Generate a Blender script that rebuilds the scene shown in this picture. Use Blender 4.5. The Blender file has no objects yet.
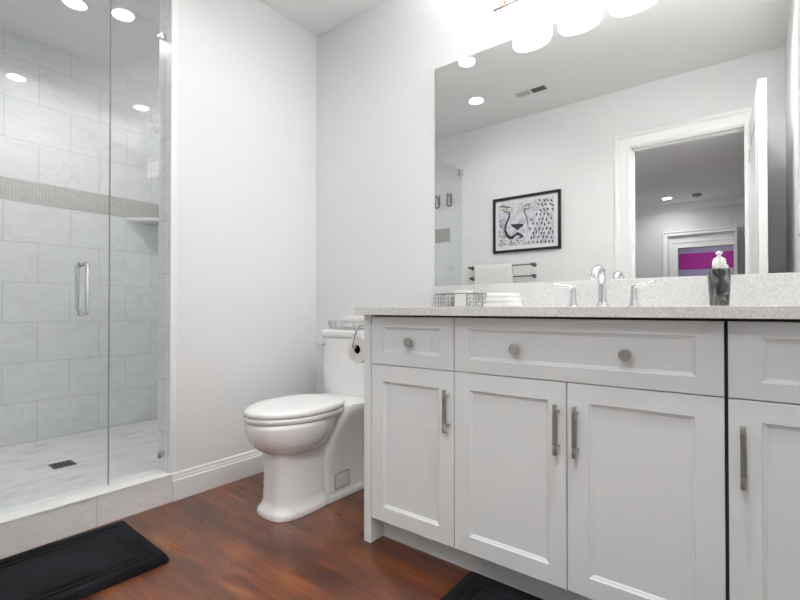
import bpy, bmesh, math, random
from mathutils import Vector, Matrix
random.seed(4)
PI = math.pi
S = bpy.context.scene
COL = S.collection

# ---------------------------------------------------------------- camera, world, exposure
H = 2.743
cam_d = bpy.data.cameras.new('camera'); cam = bpy.data.objects.new('camera', cam_d); COL.objects.link(cam)
cam_d.sensor_fit = 'HORIZONTAL'; cam_d.sensor_width = 36.0
cam_d.lens = 451.07 / 800 * 36.0
cam_d.shift_y = 5.28 / 800
cam_d.clip_start = 0.02
YAW, PITCH = -0.6561, 0.0093
cam.location = (2.2463, -2.0118, 0.9403)
cam.rotation_euler = (PI / 2 + PITCH, 0, -YAW)
S.camera = cam
w = bpy.data.worlds.new('world'); S.world = w; w.use_nodes = True
w.node_tree.nodes['Background'].inputs[0].default_value = (.75, .78, .82, 1)
w.node_tree.nodes['Background'].inputs[1].default_value = .3
S.view_settings.view_transform = 'Standard'; S.view_settings.look = 'None'
S.view_settings.exposure = 0.08; S.view_settings.gamma = 1.0
S.view_settings.use_curve_mapping = False
DOWN_W = 3.4        # watts of each bathroom downlight
SHADE_E = 2.4       # emission of the vanity shades

HALL_FILL_W = 31.0       # added, unseen fill lamp in the hallway near the doorway
UP_W = 12.5          # watts thrown up by the bulb of each vanity shade
# ---------------------------------------------------------------- materials
def lin(c):
    return tuple(((v / 255) / 12.92 if v / 255 <= .04045 else ((v / 255 + .055) / 1.055) ** 2.4) for v in c) + (1,)
def mat(name, rgb, rough=.5, metal=0., **kw):
    m = bpy.data.materials.new(name); m.use_nodes = True
    b = m.node_tree.nodes['Principled BSDF']
    b.inputs['Base Color'].default_value = lin(rgb); b.inputs['Roughness'].default_value = rough
    b.inputs['Metallic'].default_value = metal
    for k, v in kw.items():
        b.inputs[k.replace('_', ' ')].default_value = v
    return m
def N(m, t, **kw):
    n = m.node_tree.nodes.new(t)
    for k, v in kw.items():
        if k in n.inputs: n.inputs[k].default_value = v
        else: setattr(n, k, v)
    return n
def L(m, a, b): m.node_tree.links.new(a, b)
def bsdf(m): return m.node_tree.nodes['Principled BSDF']
def ramp(m, fac, stops):
    r = N(m, 'ShaderNodeValToRGB'); L(m, fac, r.inputs[0])
    e = r.color_ramp.elements
    while len(e) < len(stops): e.new(.5)
    for i, (p, c) in enumerate(stops):
        e[i].position = p; e[i].color = lin(c) if not isinstance(c, float) else (c, c, c, 1)
    return r
def pos(m): return N(m, 'ShaderNodeNewGeometry').outputs['Position']
def mapped(m, src, scale=(1, 1, 1), loc=(0, 0, 0), rot=(0, 0, 0)):
    n = N(m, 'ShaderNodeMapping'); L(m, src, n.inputs[0])
    n.inputs['Scale'].default_value = scale; n.inputs['Location'].default_value = loc; n.inputs['Rotation'].default_value = rot
    return n.outputs[0]
def bump(m, h, s=.1, d=.01):
    b = N(m, 'ShaderNodeBump'); b.inputs['Strength'].default_value = s; b.inputs['Distance'].default_value = d
    L(m, h, b.inputs['Height']); L(m, b.outputs[0], bsdf(m).inputs['Normal'])
def mth(m, op, a, b=None, c=None):
    n = N(m, 'ShaderNodeMath', operation=op)
    for i, v in enumerate((a, b, c)):
        if v is None: continue
        if isinstance(v, (int, float)): n.inputs[i].default_value = v
        else: L(m, v, n.inputs[i])
    return n.outputs[0]

def paint(name, rgb, rough=.6):
    m = mat(name, rgb, rough)
    n = N(m, 'ShaderNodeTexNoise', Scale=180.); L(m, pos(m), n.inputs['Vector'])
    bump(m, n.outputs['Fac'], .05, .002)
    return m
M_WALL = paint('wall_paint', (241, 242, 243))
M_CEIL = paint('ceiling_paint', (247, 248, 248), .8)
M_TRIM = mat('trim_paint', (248, 249, 249), .35)
M_CAB = mat('cabinet_paint', (232, 236, 237), .38)
M_GAP = mat('gap_shade', (70, 70, 66), .8)  # dark tone for the shade in the gaps around the cabinet fronts
M_PORC = mat('porcelain', (246, 246, 246), .12, Coat_Weight=.5)
M_SEAT = mat('seat_plastic', (238, 238, 238), .25)
M_CHROME = mat('chrome', (225, 226, 228), .08, 1.)
M_NICK = mat('brushed_nickel', (182, 181, 177), .36, .95)
M_STEEL = mat('dull_steel', (125, 125, 124), .4, 1.)
M_BRONZE = mat('warm_nickel', (150, 132, 116), .3, 1.)
M_MIRROR = mat('mirror_silver', (240, 241, 240), .0, 1.)
M_BLACK = mat('black_frame', (22, 22, 23), .4)
M_WHITE = mat('white_plastic', (240, 240, 238), .35)
M_PAPER = mat('tissue_paper', (236, 235, 232), .9)
M_DARK = mat('dark_hole', (14, 13, 13), .8)
M_MAGENTA = mat('painted_magenta_light', (202, 52, 176), .6)  # purple lighting of the far room, put into the colour
M_LAV = mat('painted_lavender_light', (196, 186, 222), .6)  # paler part of that purple lighting, also put into the colour
M_GREYW = paint('hall_paint', (222, 225, 229), .7)
M_SCREEN = mat('vent_dark', (110, 110, 108), .8)

def tile_mat(name, ua, lo=(235, 237, 239), hi=(246, 248, 250)):
    """large marble tiles in half bond; ua = world axis running along the wall"""
    m = mat(name, hi, .34)
    sp = N(m, 'ShaderNodeSeparateXYZ'); P = pos(m); L(m, P, sp.inputs[0])
    z = sp.outputs[2]; u = sp.outputs[ua]
    up = mth(m, 'GREATER_THAN', z, 1.718)
    z2 = mth(m, 'SUBTRACT', z, mth(m, 'MULTIPLY_ADD', up, .142, 1.647))
    v = mth(m, 'ADD', z2, .2636 * 20)
    uu = mth(m, 'ADD', u, 1.278 if ua == 1 else .2)
    cb = N(m, 'ShaderNodeCombineXYZ'); L(m, uu, cb.inputs[0]); L(m, v, cb.inputs[1])
    br = N(m, 'ShaderNodeTexBrick', offset=.5, offset_frequency=2, squash=1.0)
    L(m, cb.outputs[0], br.inputs['Vector'])
    br.inputs['Scale'].default_value = 1; br.inputs['Brick Width'].default_value = .3606
    br.inputs['Row Height'].default_value = .2636; br.inputs['Mortar Size'].default_value = .0022
    br.inputs['Mortar Smooth'].default_value = .3
    br.inputs['Color1'].default_value = (0, 0, 0, 1); br.inputs['Color2'].default_value = (1, 1, 1, 1)
    # veining, shifted tile by tile
    vm = N(m, 'ShaderNodeVectorMath', operation='MULTIPLY_ADD')
    L(m, br.outputs['Color'], vm.inputs[0]); vm.inputs[1].default_value = (3, 3, 3); L(m, P, vm.inputs[2])
    mp = mapped(m, vm.outputs[0], (1.2, 1.2, 2.6), rot=(.6, .6, .3))
    nz = N(m, 'ShaderNodeTexNoise', Scale=1.8, Detail=6., Distortion=1.2); L(m, mp, nz.inputs['Vector'])
    r1 = ramp(m, nz.outputs['Fac'], [(.3, lo), (.47, hi), (.5, (237, 239, 240)), (.53, hi), (.75, lo)])
    mx = N(m, 'ShaderNodeMixRGB'); L(m, br.outputs['Fac'], mx.inputs[0]); L(m, r1.outputs[0], mx.inputs[1])
    mx.inputs[2].default_value = lin((214, 216, 216))
    L(m, mx.outputs[0], bsdf(m).inputs['Base Color'])
    bump(m, mth(m, 'SUBTRACT', 1., br.outputs['Fac']), .3, .002)
    return m
M_TILEY = tile_mat('marble_tile_far', 1)
M_TILEX = tile_mat('marble_tile_end', 0)

def mosaic(name, w, h, c1, c2, grout, ua, ub, rough=.25, mort=.0015, off=0.):
    m = mat(name, c1, rough)
    sp = N(m, 'ShaderNodeSeparateXYZ'); P = pos(m); L(m, P, sp.inputs[0])
    cb = N(m, 'ShaderNodeCombineXYZ'); L(m, sp.outputs[ua], cb.inputs[0]); L(m, sp.outputs[ub], cb.inputs[1])
    br = N(m, 'ShaderNodeTexBrick', offset=off, offset_frequency=2, squash=1.)
    L(m, cb.outputs[0], br.inputs['Vector'])
    br.inputs['Scale'].default_value = 1; br.inputs['Brick Width'].default_value = w
    br.inputs['Row Height'].default_value = h; br.inputs['Mortar Size'].default_value = mort
    br.inputs['Color1'].default_value = lin(c1); br.inputs['Color2'].default_value = lin(c2); br.inputs['Mortar'].default_value = lin(grout)
    L(m, br.outputs['Color'], bsdf(m).inputs['Base Color'])
    return m, br
M_BANDY, _ = mosaic('mosaic_band_far', .0178, .0178, (186, 187, 181), (200, 200, 195), (220, 220, 217), 1, 2)
M_BANDX, _ = mosaic('mosaic_band_end', .0178, .0178, (160, 160, 154), (176, 176, 170), (200, 200, 196), 0, 2)

def shower_floor_mat():
    m = mat('shower_floor_mosaic', (210, 211, 208), .3)
    P = pos(m)
    nz = N(m, 'ShaderNodeTexNoise', Scale=9., Detail=5., Distortion=.6); L(m, mapped(m, P, (2.6, .8, 1.)), nz.inputs['Vector'])
    r = ramp(m, nz.outputs['Fac'], [(.30, (216, 214, 211)), (.43, (242, 243, 243)), (.7, (247, 248, 248))])
    L(m, r.outputs[0], bsdf(m).inputs['Base Color'])
    return m
M_SHFLOOR = shower_floor_mat()

def marble_plain(name, rgb=(248, 248, 248)):
    m = mat(name, rgb, .22)
    nz = N(m, 'ShaderNodeTexNoise', Scale=2.6, Detail=6., Distortion=1.); L(m, mapped(m, pos(m), (1, 1.2, 3.), rot=(.7, .2, 0)), nz.inputs['Vector'])
    r = ramp(m, nz.outputs['Fac'], [(.33, (238, 238, 237)), (.5, rgb), (.56, (241, 240, 240)), (.62, rgb)])
    # one joint on the curb face and one on its top
    sp = N(m, 'ShaderNodeSeparateXYZ'); L(m, pos(m), sp.inputs[0])
    j1 = mth(m, 'COMPARE', sp.outputs[1], -1.259, .0016)
    mx = N(m, 'ShaderNodeMixRGB'); L(m, j1, mx.inputs[0]); L(m, r.outputs[0], mx.inputs[1]); mx.inputs[2].default_value = lin((200, 200, 199))
    L(m, mx.outputs[0], bsdf(m).inputs['Base Color'])
    return m
M_CURB = marble_plain('curb_marble')
M_CURBTOP = mat('curb_cap_stone', (249, 250, 249), .25)

def wood_floor():
    m = mat('dark_plank_floor', (90, 48, 30), .3, Coat_Weight=.4, Coat_Roughness=.28)
    P = pos(m)
    br = N(m, 'ShaderNodeTexBrick', offset=.37, offset_frequency=2, squash=1.)
    L(m, mapped(m, P, loc=(.3, .065, 0)), br.inputs['Vector'])
    br.inputs['Scale'].default_value = 1; br.inputs['Brick Width'].default_value = 1.25
    br.inputs['Row Height'].default_value = .128; br.inputs['Mortar Size'].default_value = .0008
    br.inputs['Color1'].default_value = (0, 0, 0, 1); br.inputs['Color2'].default_value = (1, 1, 1, 1); br.inputs['Mortar'].default_value = (.5, .5, .5, 1)
    vm = N(m, 'ShaderNodeVectorMath', operation='MULTIPLY_ADD')
    L(m, br.outputs['Color'], vm.inputs[0]); vm.inputs[1].default_value = (5, 5, 5); L(m, P, vm.inputs[2])
    g = N(m, 'ShaderNodeTexNoise', Scale=3., Detail=8., Distortion=.4); L(m, mapped(m, vm.outputs[0], (1.1, 9, 9)), g.inputs['Vector'])
    c = N(m, 'ShaderNodeTexNoise', Scale=2.2, Detail=2.); L(m, mapped(m, P, (1., 2.4, 1)), c.inputs['Vector'])
    f = mth(m, 'ADD', mth(m, 'MULTIPLY', g.outputs['Fac'], .55), mth(m, 'ADD', mth(m, 'MULTIPLY', c.outputs['Fac'], .45), mth(m, 'MULTIPLY', br.outputs['Color'], .10)))
    r = ramp(m, f, [(.36, (58, 25, 12)), (.50, (86, 42, 21)), (.60, (108, 57, 28)), (.72, (136, 78, 38))])
    mx = N(m, 'ShaderNodeMixRGB'); L(m, mth(m, 'MULTIPLY', br.outputs['Fac'], .55), mx.inputs[0]); L(m, r.outputs[0], mx.inputs[1]); mx.inputs[2].default_value = lin((38, 18, 12))
    L(m, mx.outputs[0], bsdf(m).inputs['Base Color'])
    L(m, ramp(m, g.outputs['Fac'], [(.3, .36), (.7, .26)]).outputs[0], bsdf(m).inputs['Roughness'])
    bump(m, g.outputs['Fac'], .12, .004)
    return m
M_WOOD = wood_floor()

def quartz(name):
    m = mat(name, (205, 205, 202), .2)
    P = pos(m)
    v = N(m, 'ShaderNodeTexVoronoi', Scale=210.); L(m, P, v.inputs['Vector'])
    n = N(m, 'ShaderNodeTexNoise', Scale=420., Detail=2.); L(m, P, n.inputs['Vector'])
    bw = N(m, 'ShaderNodeRGBToBW'); L(m, v.outputs['Color'], bw.inputs[0])
    f = mth(m, 'ADD', mth(m, 'MULTIPLY', bw.outputs[0], .7), mth(m, 'MULTIPLY', n.outputs['Fac'], .3))
    r = ramp(m, f, [(.18, (204, 203, 200)), (.32, (222, 222, 220)), (.6, (229, 229, 228)), (.78, (237, 237, 237))])
    L(m, r.outputs[0], bsdf(m).inputs['Base Color'])
    return m
M_QUARTZ = quartz('speckled_quartz')

def glass_pane(name, tint=(.975, .985, .981)):
    m = bpy.data.materials.new(name); m.use_nodes = True
    nt = m.node_tree; nt.nodes.clear()
    o = N(m, 'ShaderNodeOutputMaterial'); tr = N(m, 'ShaderNodeBsdfTransparent'); gl = N(m, 'ShaderNodeBsdfGlossy')
    tr.inputs[0].default_value = tint + (1,); gl.inputs['Roughness'].default_value = .0
    ge = N(m, 'ShaderNodeNewGeometry')
    ior = mth(m, 'MULTIPLY_ADD', ge.outputs['Backfacing'], 1 / 1.5 - 1.5, 1.5)
    fr = N(m, 'ShaderNodeFresnel'); L(m, ior, fr.inputs[0])
    mx = N(m, 'ShaderNodeMixShader'); L(m, fr.outputs[0], mx.inputs[0]); L(m, tr.outputs[0], mx.inputs[1]); L(m, gl.outputs[0], mx.inputs[2])
    L(m, mx.outputs[0], o.inputs[0])
    return m
M_GLASS = glass_pane('clear_shower_glass')
M_CLEAR = glass_pane('clear_acrylic', (.96, .965, .965))

def emit(name, rgb, s):
    m = bpy.data.materials.new(name); m.use_nodes = True
    b = bsdf(m); b.inputs['Base Color'].default_value = lin(rgb)
    b.inputs['Emission Color'].default_value = lin(rgb); b.inputs['Emission Strength'].default_value = s
    return m
M_LENS = emit('downlight_lens', (255, 252, 246), 9.)
M_SHADE = emit('frosted_lit_shade', (255, 250, 244), SHADE_E)

def plush():
    m = mat('black_plush', (15, 15, 19), 1., Specular_IOR_Level=.3, Sheen_Weight=.1, Sheen_Roughness=.5)
    bsdf(m).inputs['Sheen Tint'].default_value = lin((70, 72, 90))
    P = pos(m)
    n = N(m, 'ShaderNodeTexNoise', Scale=6., Detail=3.); L(m, P, n.inputs['Vector'])
    f = N(m, 'ShaderNodeTexNoise', Scale=260., Detail=2.); L(m, P, f.inputs['Vector'])
    r = ramp(m, n.outputs['Fac'], [(.4, (8, 8, 11)), (.68, (26, 26, 32))])
    L(m, r.outputs[0], bsdf(m).inputs['Base Color']); bump(m, f.outputs['Fac'], .6, .006)
    return m
M_PLUSH = plush()
def terry(name, rgb):
    m = mat(name, rgb, .95, Sheen_Weight=.2)
    f = N(m, 'ShaderNodeTexNoise', Scale=350., Detail=2.); L(m, pos(m), f.inputs['Vector']); bump(m, f.outputs['Fac'], .5, .004)
    return m
M_TERRY = terry('white_terry', (242, 241, 239))
def smoky():
    m = mat('smoky_black_marbled_glass', (30, 30, 30), .1, Coat_Weight=.6)
    n = N(m, 'ShaderNodeTexNoise', Scale=38., Detail=4., Distortion=1.5); L(m, mapped(m, pos(m), (1, 1, .6)), n.inputs['Vector'])
    r = ramp(m, n.outputs['Fac'], [(.42, (16, 16, 16)), (.58, (72, 72, 72)), (.7, (130, 130, 130))])
    L(m, r.outputs[0], bsdf(m).inputs['Base Color'])
    return m
M_SMOKY = smoky()
def knurl(name, rgb):
    m = mat(name, rgb, .4, .95)
    w_ = N(m, 'ShaderNodeTexChecker', Scale=700.); L(m, pos(m), w_.inputs['Vector']); bump(m, w_.outputs['Fac'], .5, .0008)
    return m
M_KNURL = knurl('knurled_nickel', (160, 159, 155))

# ---------------------------------------------------------------- mesh helpers
def link(o, parent=None):
    COL.objects.link(o)
    if parent: o.parent = parent
    return o
def make(name, bm, m, parent=None, smooth=False, loc=None):
    bmesh.ops.recalc_face_normals(bm, faces=bm.faces[:])
    me = bpy.data.meshes.new(name); bm.to_mesh(me); bm.free()
    for x in (m if isinstance(m, (list, tuple)) else [m]): me.materials.append(x)
    if smooth:
        for p in me.polygons: p.use_smooth = True
        if smooth != True:
            me.set_sharp_from_angle(angle=math.radians(smooth))
    o = bpy.data.objects.new(name, me); link(o, parent)
    if loc: o.location = loc
    return o
def tag(o, label, cat, group=None, kind=None):
    if label: o['label'] = label
    if cat: o['category'] = cat
    if group: o['group'] = group
    if kind: o['kind'] = kind
    return o
def thing(name, label, cat, loc=(0, 0, 0), group=None):
    o = bpy.data.objects.new(name, None); o.empty_display_size = .05; link(o); o.location = loc
    return tag(o, label, cat, group)
def nb(): return bmesh.new()
def box(bm, x0, x1, y0, y1, z0, z1, bev=0., seg=2, mi=0):
    r = bmesh.ops.create_cube(bm, size=1)
    vs = r['verts']
    for v in vs:
        v.co = Vector(((x0 + x1) / 2 + v.co.x * (x1 - x0), (y0 + y1) / 2 + v.co.y * (y1 - y0), (z0 + z1) / 2 + v.co.z * (z1 - z0)))
    fs = set(f for v in vs for f in v.link_faces)
    for f in fs: f.material_index = mi
    if bev:
        es = list({e for v in vs for e in v.link_edges})
        bmesh.ops.bevel(bm, geom=es, offset=bev, segments=seg, affect='EDGES', profile=.5)
    return bm
def loft(bm, rings, cap=True, closed=True):
    vr = [[bm.verts.new(p) for p in r] for r in rings]
    n = len(rings[0])
    for a, b in zip(vr, vr[1:]):
        for i in range(n if closed else n - 1):
            j = (i + 1) % n
            bm.faces.new((a[i], a[j], b[j], b[i]))
    if cap:
        bm.faces.new(vr[0]); bm.faces.new(vr[-1])
    return bm
def lathe(bm, prof, c=(0, 0, 0), n=32, axis='z', cap=True):
    rings = []
    for r, h in prof:
        ring = []
        for i in range(n):
            a = 2 * PI * i / n; x, y = r * math.cos(a), r * math.sin(a)
            p = {'z': (x, y, h), 'y': (x, h, y), 'x': (h, x, y)}[axis]
            ring.append((c[0] + p[0], c[1] + p[1], c[2] + p[2]))
        rings.append(ring)
    return loft(bm, rings, cap)
def tube(bm, pts, rad, n=14, smooth_path=0):
    P = [Vector(p) for p in pts]
    if smooth_path:
        Q = []
        for i in range(len(P) - 1):
            p0 = P[max(i - 1, 0)]; p1 = P[i]; p2 = P[i + 1]; p3 = P[min(i + 2, len(P) - 1)]
            for k in range(smooth_path):
                t = k / smooth_path
                Q.append(.5 * ((2 * p1) + (-p0 + p2) * t + (2 * p0 - 5 * p1 + 4 * p2 - p3) * t * t + (-p0 + 3 * p1 - 3 * p2 + p3) * t ** 3))
        Q.append(P[-1])
        if not isinstance(rad, (int, float)):
            R = []
            for i in range(len(P) - 1):
                for k in range(smooth_path): R.append(rad[i] + (rad[i + 1] - rad[i]) * k / smooth_path)
            R.append(rad[-1]); rad = R
        P = Q
    if isinstance(rad, (int, float)): rad = [rad] * len(P)
    T = (P[1] - P[0]).normalized(); U = T.orthogonal().normalized(); rings = []
    for i, p in enumerate(P):
        t = ((P[i] - P[i - 1]).normalized() if i else T)
        if 0 < i < len(P) - 1: t = ((P[i + 1] - P[i]).normalized() + t).normalized()
        U = (U - t * U.dot(t)).normalized(); V = t.cross(U)
        rings.append([p + (U * math.cos(2 * PI * k / n) + V * math.sin(2 * PI * k / n)) * rad[i] for k in range(n)])
    return loft(bm, rings)
def sup(cx, cy, hx, hyf, hyb, z, n=40, e=2.4):
    """superellipse ring in plan: hyf reaches toward -Y, hyb toward +Y"""
    r = []
    for i in range(n):
        a = 2 * PI * i / n; c, s = math.cos(a), math.sin(a)
        x = math.copysign(abs(c) ** (2 / e), c) * hx
        y = math.copysign(abs(s) ** (2 / e), s) * (hyb if s > 0 else hyf)
        r.append((cx + x, cy + y, z))
    return r
def profile_x(bm, prof, x0, x1, y, sgn=-1):     # prof: (out, z); runs along X on a wall at y, sticking out sgn
    return loft(bm, [[(x0, y + sgn * o, z) for o, z in prof], [(x1, y + sgn * o, z) for o, z in prof]])
def profile_y(bm, prof, y0, y1, x, sgn=1):
    return loft(bm, [[(x + sgn * o, y0, z) for o, z in prof], [(x + sgn * o, y1, z) for o, z in prof]])
def struct(name, bm, m, label=None, smooth=False, parent=None):
    o = make(name, bm, m, parent, smooth)
    if not parent: o['kind'] = 'structure'; o['category'] = name.split('_')[0]
    if label: o['label'] = label
    return o

# ---------------------------------------------------------------- key dimensions
RX = 2.46            # right wall
FY = -2.03           # wall with the door (opposite the mirror)
JY = -.936           # where the left wall ends and the shower opening starts
SX = -1.5218         # far shower wall
EY = -.3192          # end shower wall, hidden round the corner
DX0, DX1, DZ = 1.49, 2.24, 2.262   # doorway
D = .6395; V0, V1, V2, V3, V4 = 1.0042, 1.0429, 1.4292, 1.8172, 2.2026
ZT = .9491

# ---------------------------------------------------------------- structure
bm = nb(); box(bm, -.012, 2.6, -2.2, .12, -.1, 0)
struct('floor', bm, M_WOOD, 'dark reddish brown wood plank floor of the bathroom')
bm = nb(); box(bm, SX - .12, RX + .12, FY - .16, .12, H, H + .1)
struct('ceiling', bm, M_CEIL, 'plain off-white ceiling over bathroom and shower')
bm = nb(); box(bm, -.12, 0, JY, .12, 0, H)
struct('wall_left', bm, M_WALL, 'white wall between the shower and the mirror wall corner')
bm = nb(); box(bm, 0, RX + .12, 0, .12, 0, H)
struct('wall_back', bm, M_WALL, 'white wall behind the toilet, vanity and mirror')
bm = nb(); box(bm, RX, RX + .12, FY - .12, 0, 0, H)
struct('wall_right', bm, M_WALL, 'white wall at the right end of the vanity')
bm = nb(); box(bm, -.115, DX0, FY - .12, FY, 0, H); box(bm, DX1, RX, FY - .12, FY, 0, H); box(bm, DX0, DX1, FY - .12, FY, DZ, H)
struct('wall_front', bm, M_WALL, 'white wall with the doorway, seen in the mirror')
# shower enclosure
bm = nb(); box(bm, SX - .1, SX, FY - .12, EY + .1, 0, H); 
struct('wall_shower_far', bm, M_TILEY, 'marble tiled long wall at the far side of the shower')
bm = nb(); box(bm, SX, -.12, EY, EY + .1, 0, H)
struct('wall_shower_end', bm, M_TILEX, 'marble tiled end wall of the shower behind the left wall')
bm = nb(); box(bm, SX, -.115, FY - .12, FY, 0, H)
struct('wall_shower_near', bm, M_TILEX, 'marble tiled near end wall of the shower, seen in the mirror')
bm = nb(); box(bm, -.128, .001, JY - .008, JY, .137, H)
struct('trim_1', bm, M_TILEX, 'narrow tiled jamb on the end of the white wall beside the glass')
bm = nb(); box(bm, -.001, .004, JY - .009, JY + .022, .137, H, .0015)
struct('trim_2', bm, M_TRIM, 'thin white edge strip up the corner of the tiled jamb')
bm = nb(); box(bm, SX, SX + .003, FY, EY, 1.647, 1.789)
struct('trim_3', bm, M_BANDY, 'grey green mosaic band along the far shower wall')
bm = nb(); box(bm, SX + .003, -.2, FY, FY + .003, 1.647, 1.789)
struct('trim_4', bm, M_BANDX, 'grey mosaic band on the near end wall of the shower')
bm = nb(); box(bm, SX + .003, -.12, EY - .003, EY, 1.647, 1.789)
struct('trim_6', bm, M_BANDX, 'mosaic band on the hidden end wall of the shower')
bm = nb(); box(bm, SX, -.12, FY, EY, -.05, .06)
struct('floor_shower', bm, M_SHFLOOR, 'pale marble mosaic shower floor')
bm = nb(); box(bm, -.12, .012, FY, JY, -.04, .128)
box(bm, -.122, .016, FY, JY - .0005, .128, .1375, .002, mi=1)
struct('trim_5', bm, [M_CURB, M_CURBTOP], 'low marble shower curb with a bright white stone cap')

BP = [(0, 0), (.016, 0), (.016, .098), (.011, .103), (.011, .112), (.008, .118), (.008, .126), (.005, .1335), (0, .1346)]
bm = nb(); profile_y(bm, BP, JY + .001, 0, 0, 1); struct('baseboard_left', bm, M_TRIM, 'white moulded baseboard along the white left wall')
bm = nb(); profile_x(bm, BP, .0, V0, 0, -1); struct('baseboard_back', bm, M_TRIM, 'white moulded baseboard behind the toilet')
bm = nb(); profile_x(bm, BP, .0, DX0 - .1, FY, 1); struct('baseboard_front', bm, M_TRIM, 'white moulded baseboard under the towel rack')
bm = nb(); profile_y(bm, BP, FY + .1, -D - .03, RX, -1); struct('baseboard_right', bm, M_TRIM, 'white moulded baseboard on the right wall')

# doorway: jamb, casing, open leaf
def casing(bm, x0, x1, z1, y, s, w=.112, t=.014, fy=0):
    prof = [(0, 0), (0, t * .55), (.003, t * .7), (w * .16, t * .7), (w * .22, t * .5), (w * .66, t * .62), (w * .74, t * .95), (w * .8, t), (w - .003, t), (w, t * .85), (w, 0)]
    rings = [[(x0 - o, y + s * p, fy) for o, p in prof], [(x0 - o, y + s * p, z1 + o) for o, p in prof],
             [(x1 + o, y + s * p, z1 + o) for o, p in prof], [(x1 + o, y + s * p, fy) for o, p in prof]]
    return loft(bm, rings)
door = thing('door_1', 'white panelled door standing open against the right wall, seen in the mirror', 'door', (DX1, FY, 0)); door['kind'] = 'structure'
def rel(bm, o):                                   # meshes made in world coordinates, moved into the parent's frame
    bmesh.ops.translate(bm, verts=bm.verts[:], vec=-Vector(o.location)); return bm
bm = nb()
box(bm, DX0 - .001, DX0 + .018, FY - .121, FY + .001, 0, DZ); box(bm, DX1 - .004, DX1 + .004, FY - .121, FY + .001, 0, DZ); box(bm, DX0, DX1, FY - .121, FY + .001, DZ - .015, DZ + .002)
box(bm, DX0 + .018, DX0 + .03, FY - .08, FY - .04, 0, DZ - .015); box(bm, DX0, DX1, FY - .08, FY - .04, DZ - .028, DZ - .012)
make('door_frame', rel(bm, door), M_TRIM, door)
bm = nb(); casing(bm, DX0 + .006, DX1 - .0, DZ - .004, FY, 1); casing(bm, DX0 + .006, DX1, DZ - .004, FY - .12, -1)
make('door_casing', rel(bm, door), M_TRIM, door)
# leaf, swung into the bathroom almost at a right angle
leaf = bpy.data.objects.new('door_leaf', None); 
bm = nb(); LW, LH, LT = .765, 2.242, .040
box(bm, 0, LT, 0, LW, .008, LH, .002, 1)
for z0, z1 in ((.2, .85), (1.02, 2.08)):
    for x in (-.004, LT + .001):
        for a, b, c, d in ((.11, .655, z0, z0 + .02), (.11, .655, z1 - .02, z1), (.11, .13, z0, z1), (.635, .655, z0, z1)):
            box(bm, x, x + .003, a, b, c, d)
bpy.data.objects.remove(leaf)
leaf = make('door_leaf', bm, M_TRIM, door)
leaf.location = (.025, .018, 0); leaf.rotation_euler = (0, 0, -math.radians(2.65))
for hz in (.25, 1.15, 2.02):
    bm = nb(); lathe(bm, [(.006, hz - .045), (.006, hz + .045)], (0.002, -.002, 0), 12); box(bm, .0, .03, -.0015, .0015, hz - .04, hz + .04)
    make('hinge', bm, M_NICK, leaf, 40)
bm = nb(); lathe(bm, [(.026, 0), (.026, .008)], (LT, .70, .96), 20, 'x'); lathe(bm, [(.011, .008), (.011, .045)], (LT, .70, .96), 16, 'x'); box(bm, LT + .038, LT + .052, .58, .71, .95, .97, .005)
make('door_handle', bm, M_NICK, leaf, 40)

# ---------------------------------------------------------------- hall behind the doorway (seen only in the mirror)
HY = -7.0
bm = nb(); box(bm, .3, 2.4, HY - .3, FY - .17, -.1, 0); struct('floor_hall', bm, M_WOOD, 'dark wood floor of the hallway outside')
bm = nb(); box(bm, .3, 2.4, HY - .3, FY - .16, H, H + .1); struct('ceiling_hall', bm, M_CEIL, 'hallway ceiling seen through the doorway in the mirror')
bm = nb(); box(bm, .2, .3, HY, FY - .12, 0, H); struct('wall_hall_left', bm, M_GREYW, 'left wall of the hallway')
bm = nb(); box(bm, 2.27, 2.37, HY, FY - .12, 0, H); struct('wall_hall_right', bm, M_GREYW, 'right wall of the hallway')
OX0, OX1, OZ = 1.313, 2.08, 1.985
bm = nb(); box(bm, .2, OX0, HY - .12, HY, 0, H); box(bm, OX1, 2.37, HY - .12, HY, 0, H); box(bm, OX0, OX1, HY - .12, HY, OZ, H)
struct('wall_hall_far', bm, M_GREYW, 'grey hallway wall with the doorway to the magenta room')
CR = [(0, H - .11), (.012, H - .11), (.02, H - .09), (.06, H - .035), (.075, H - .02), (.075, H - .001), (0, H - .001)]
bm = nb(); profile_x(bm, CR, .3, 2.27, HY, 1); struct('trim_7', bm, M_TRIM, 'crown moulding on the far hallway wall')
hd = thing('door_2', 'white cased doorway to the magenta room, far off in the mirror', 'door', (OX0, HY, 0)); hd['kind'] = 'structure'
bm = nb(); casing(bm, OX0 - .0, OX1 + .0, OZ + .0, HY, 1, .12, .02); make('door_casing', rel(bm, hd), M_TRIM, hd)
bm = nb(); casing(bm, OX0 - .15, OX1 + .05, OZ + .21, HY, 1, .075, .05); box(bm, OX0 - .145, OX1 + .045, HY + .0001, HY + .05, OZ + .215, OZ + .235, .003)
make('outer_casing', rel(bm, hd), M_TRIM, hd)
bm = nb(); box(bm, OX1 + .02, OX1 + .055, HY + .055, HY + .7, .01, OZ + .28, .003); make('door_leaf', rel(bm, hd), M_TRIM, hd)
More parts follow.
